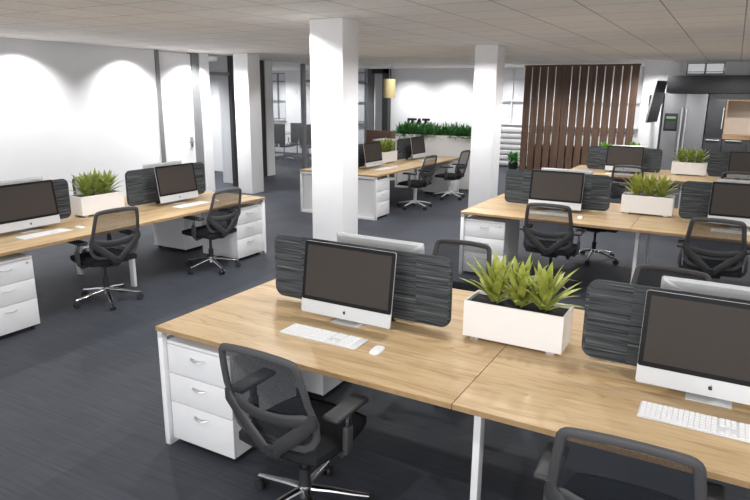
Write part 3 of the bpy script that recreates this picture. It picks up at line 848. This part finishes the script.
# wall screen on a bracket
p = empty('wall_tv', (1.22, 12.5, 1.93), R(0)); tag(p, 'dark wall television swivelled sideways on the white wall', 'tv')
mt = Matrix.Rotation(R(82), 4, 'Z') @ Matrix.Rotation(R(8), 4, 'X')
m = MB(); m.box(-.36, .50, .0, .035, -.46, .42, .006); m.bm.transform(mt); m.build('tv_housing', M['tvedge'], p)
m = MB(); m.box(-.345, .485, -.003, .001, -.445, .405); m.bm.transform(mt); m.build('tv_screen', M['tvs'], p)
m = MB(); m.box(-.10, .35, .035, .10, -.30, .30, .006); m.bm.transform(mt); m.cyl((-.05, .10, 0), (-.20, 1.38, 0), .025); m.box(-.30, -.10, 1.375, 1.395, -.12, .12); m.build('wall_bracket', M['black'], p)

# ------------------------------------------------------------------ conference room
p = empty('conference_table', (-10.5, 14.3, 0)); tag(p, 'grey conference table behind the glass wall', 'table')
m = MB(); m.prism(rrect(-.9, .9, -.6, .6, .2), .0, .03); m.bm.transform(Matrix.Translation((0,0,.74)) @ Matrix.Rotation(R(90), 4, 'X')); m.build('table_top', M['conft'], p)
m = MB(); m.cyl((0,0,0), (0,0,.71), .06); m.cyl((0,0,0), (0,0,.03), .35, seg=24); m.build('pedestal_leg', M['alu'], p)
def make_conf():
    c = empty('conference_chair')
    m = MB(); m.box(-.24, .24, -.24, .24, .42, .48, .02, 3); m.build('seat', M['conf'], c)
    m = MB(); m.box(-.22, .22, -.29, -.25, .50, 1.12, .018, 3); m.build('backrest', M['conf'], c)
    for s in (-1, 1):
        m = MB(); m.tube([(s*.22, -.25, .47), (s*.28, -.22, .55), (s*.28, -.20, .67), (s*.28, .12, .67), (s*.27, .16, .50), (s*.22, .12, .44)], .012); m.build('armrest', M['chrome'], c)
    m = MB(); m.cyl((0,0,.08), (0,0,.43), .022); m.box(-.04, .04, -.28, 0, .43, .45); m.box(-.03, .03, -.29, -.26, .43, .55)
    for k in range(4):
        a = R(45+90*k); u = Vector((math.cos(a), math.sin(a), 0)); m.tube([u*.02+Vector((0,0,.10)), u*.30+Vector((0,0,.035))], .016, .012)
        m.cyl(u*.30, u*.30+Vector((0,0,.03)), .02)
    m.build('star_base', M['chrome'], c)
    return c
conf = Kind(make_conf)
for x, y, h, lab in ((-9.2, 13.2, 5, 'dark conference chair behind glass, beside the white post'), (-9.25, 13.95, 40, 'dark conference chair behind glass, second past the white post'),
                     (-8.45, 13.4, 35, 'dark conference chair behind the glass mullion'), (-7.8, 14.1, 70, 'dark conference chair behind glass beside the first pillar'),
                     (-11.6, 14.3, -90, 'dark conference chair across the conference table')):
    conf.put((x, y, 0), R(h), lab, 'conference chairs behind the glass', 'chair')

# ------------------------------------------------------------------ camera
cam = bpy.data.cameras.new('camera'); co = bpy.data.objects.new('camera', cam); COL.objects.link(co)
pi_, ya, ro = .24525, -.5105, .009217
fw = Vector((math.sin(ya)*math.cos(pi_), math.cos(ya)*math.cos(pi_), -math.sin(pi_)))
rt = fw.cross(Vector((0,0,1))).normalized(); up = rt.cross(fw)
r2 = rt*math.cos(ro)+up*math.sin(ro); u2 = -rt*math.sin(ro)+up*math.cos(ro)
mw = Matrix((r2, u2, -fw)).transposed().to_4x4(); mw.translation = Vector((2.69756, -2.28643, 2.02417))
co.matrix_world = mw
cam.sensor_width = 36; cam.lens = 36*625/750; cam.clip_start = .05
S.camera = co

# ------------------------------------------------------------------ light
W = bpy.data.worlds.new('world'); S.world = W; W.use_nodes = True
bg = W.node_tree.nodes['Background']; bg.inputs['Color'].default_value = (.93, .96, 1, 1); bg.inputs['Strength'].default_value = .85
def light(kind, name, loc, energy, rot=(0,0,0), **kw):
    l = bpy.data.lights.new(name, kind); l.energy = energy
    for k, v in kw.items(): setattr(l, k, v)
    o = bpy.data.objects.new(name, l); COL.objects.link(o); o.location = loc; o.rotation_euler = rot
    return o
# broad unseen area light behind the camera, tilted up towards the ceiling
light('AREA', 'rear_light', (1.5, -5.2, 1.6), 190, (R(100), 0, R(8)), shape='RECTANGLE', size=7, size_y=1.4, color=(.97,.98,1))
# recessed wall washers by the white wall
for y in (-.3, 1.6, 3.55, 5.5, 7.0):
    light('SPOT', 'wall_washer', (LW+.5, y, CZ-.02), 150, (0, R(10), 0), spot_size=R(121), spot_blend=.75, shadow_soft_size=.03)
# recessed ceiling downlights
for x in (-4.2, -1.6, 1.2, 3.6):
    for y in (-1.5, 1.2, 3.2, 6.2, 8.6, 11.6):
        light('SPOT', 'downlight_and_fill', (x, y, CZ-.015), 66, spot_size=R(146), spot_blend=.3, shadow_soft_size=.04)
for x, y in ((-4.6, 14.7), (-6.0, 14.7), (-3.0, 14.7), (-1.4, 14.7), (0, 14.7), (1.05, 13.2), (2.6, 12.2), (-1.1, 2.72), (-.8, 6.7), (-5.9, 6.9), (.15, 3.7), (.5, 7.7)):  # fill spots added for dim areas, plus downlights before the pillar fronts
    light('SPOT', 'downlight_and_fill', (x, y, CZ-.015), 160, spot_size=R(145), spot_blend=.85, shadow_soft_size=.04)
for x, y in ((-9.5, 11.3), (-11, 14.4), (-8.5, 14.6), (-10.5, 12.5), (-9, 8.8), (-7.6, 8.6), (-8.3, 7.4)):  # fill spots added to brighten the glazed rooms
    light('SPOT', 'room_fill', (x, y, CZ-.015), 260, spot_size=R(150), spot_blend=.6, shadow_soft_size=.04)
for x in (-1.6, -.6, .4):  # fill spots added to light the slats evenly
    light('SPOT', 'screen_fill', (x, 12.2, CZ-.015), 90, spot_size=R(150), spot_blend=.8, shadow_soft_size=.04)
S.view_settings.view_transform = 'Standard'
S.view_settings.look = 'None'
S.view_settings.exposure = 0
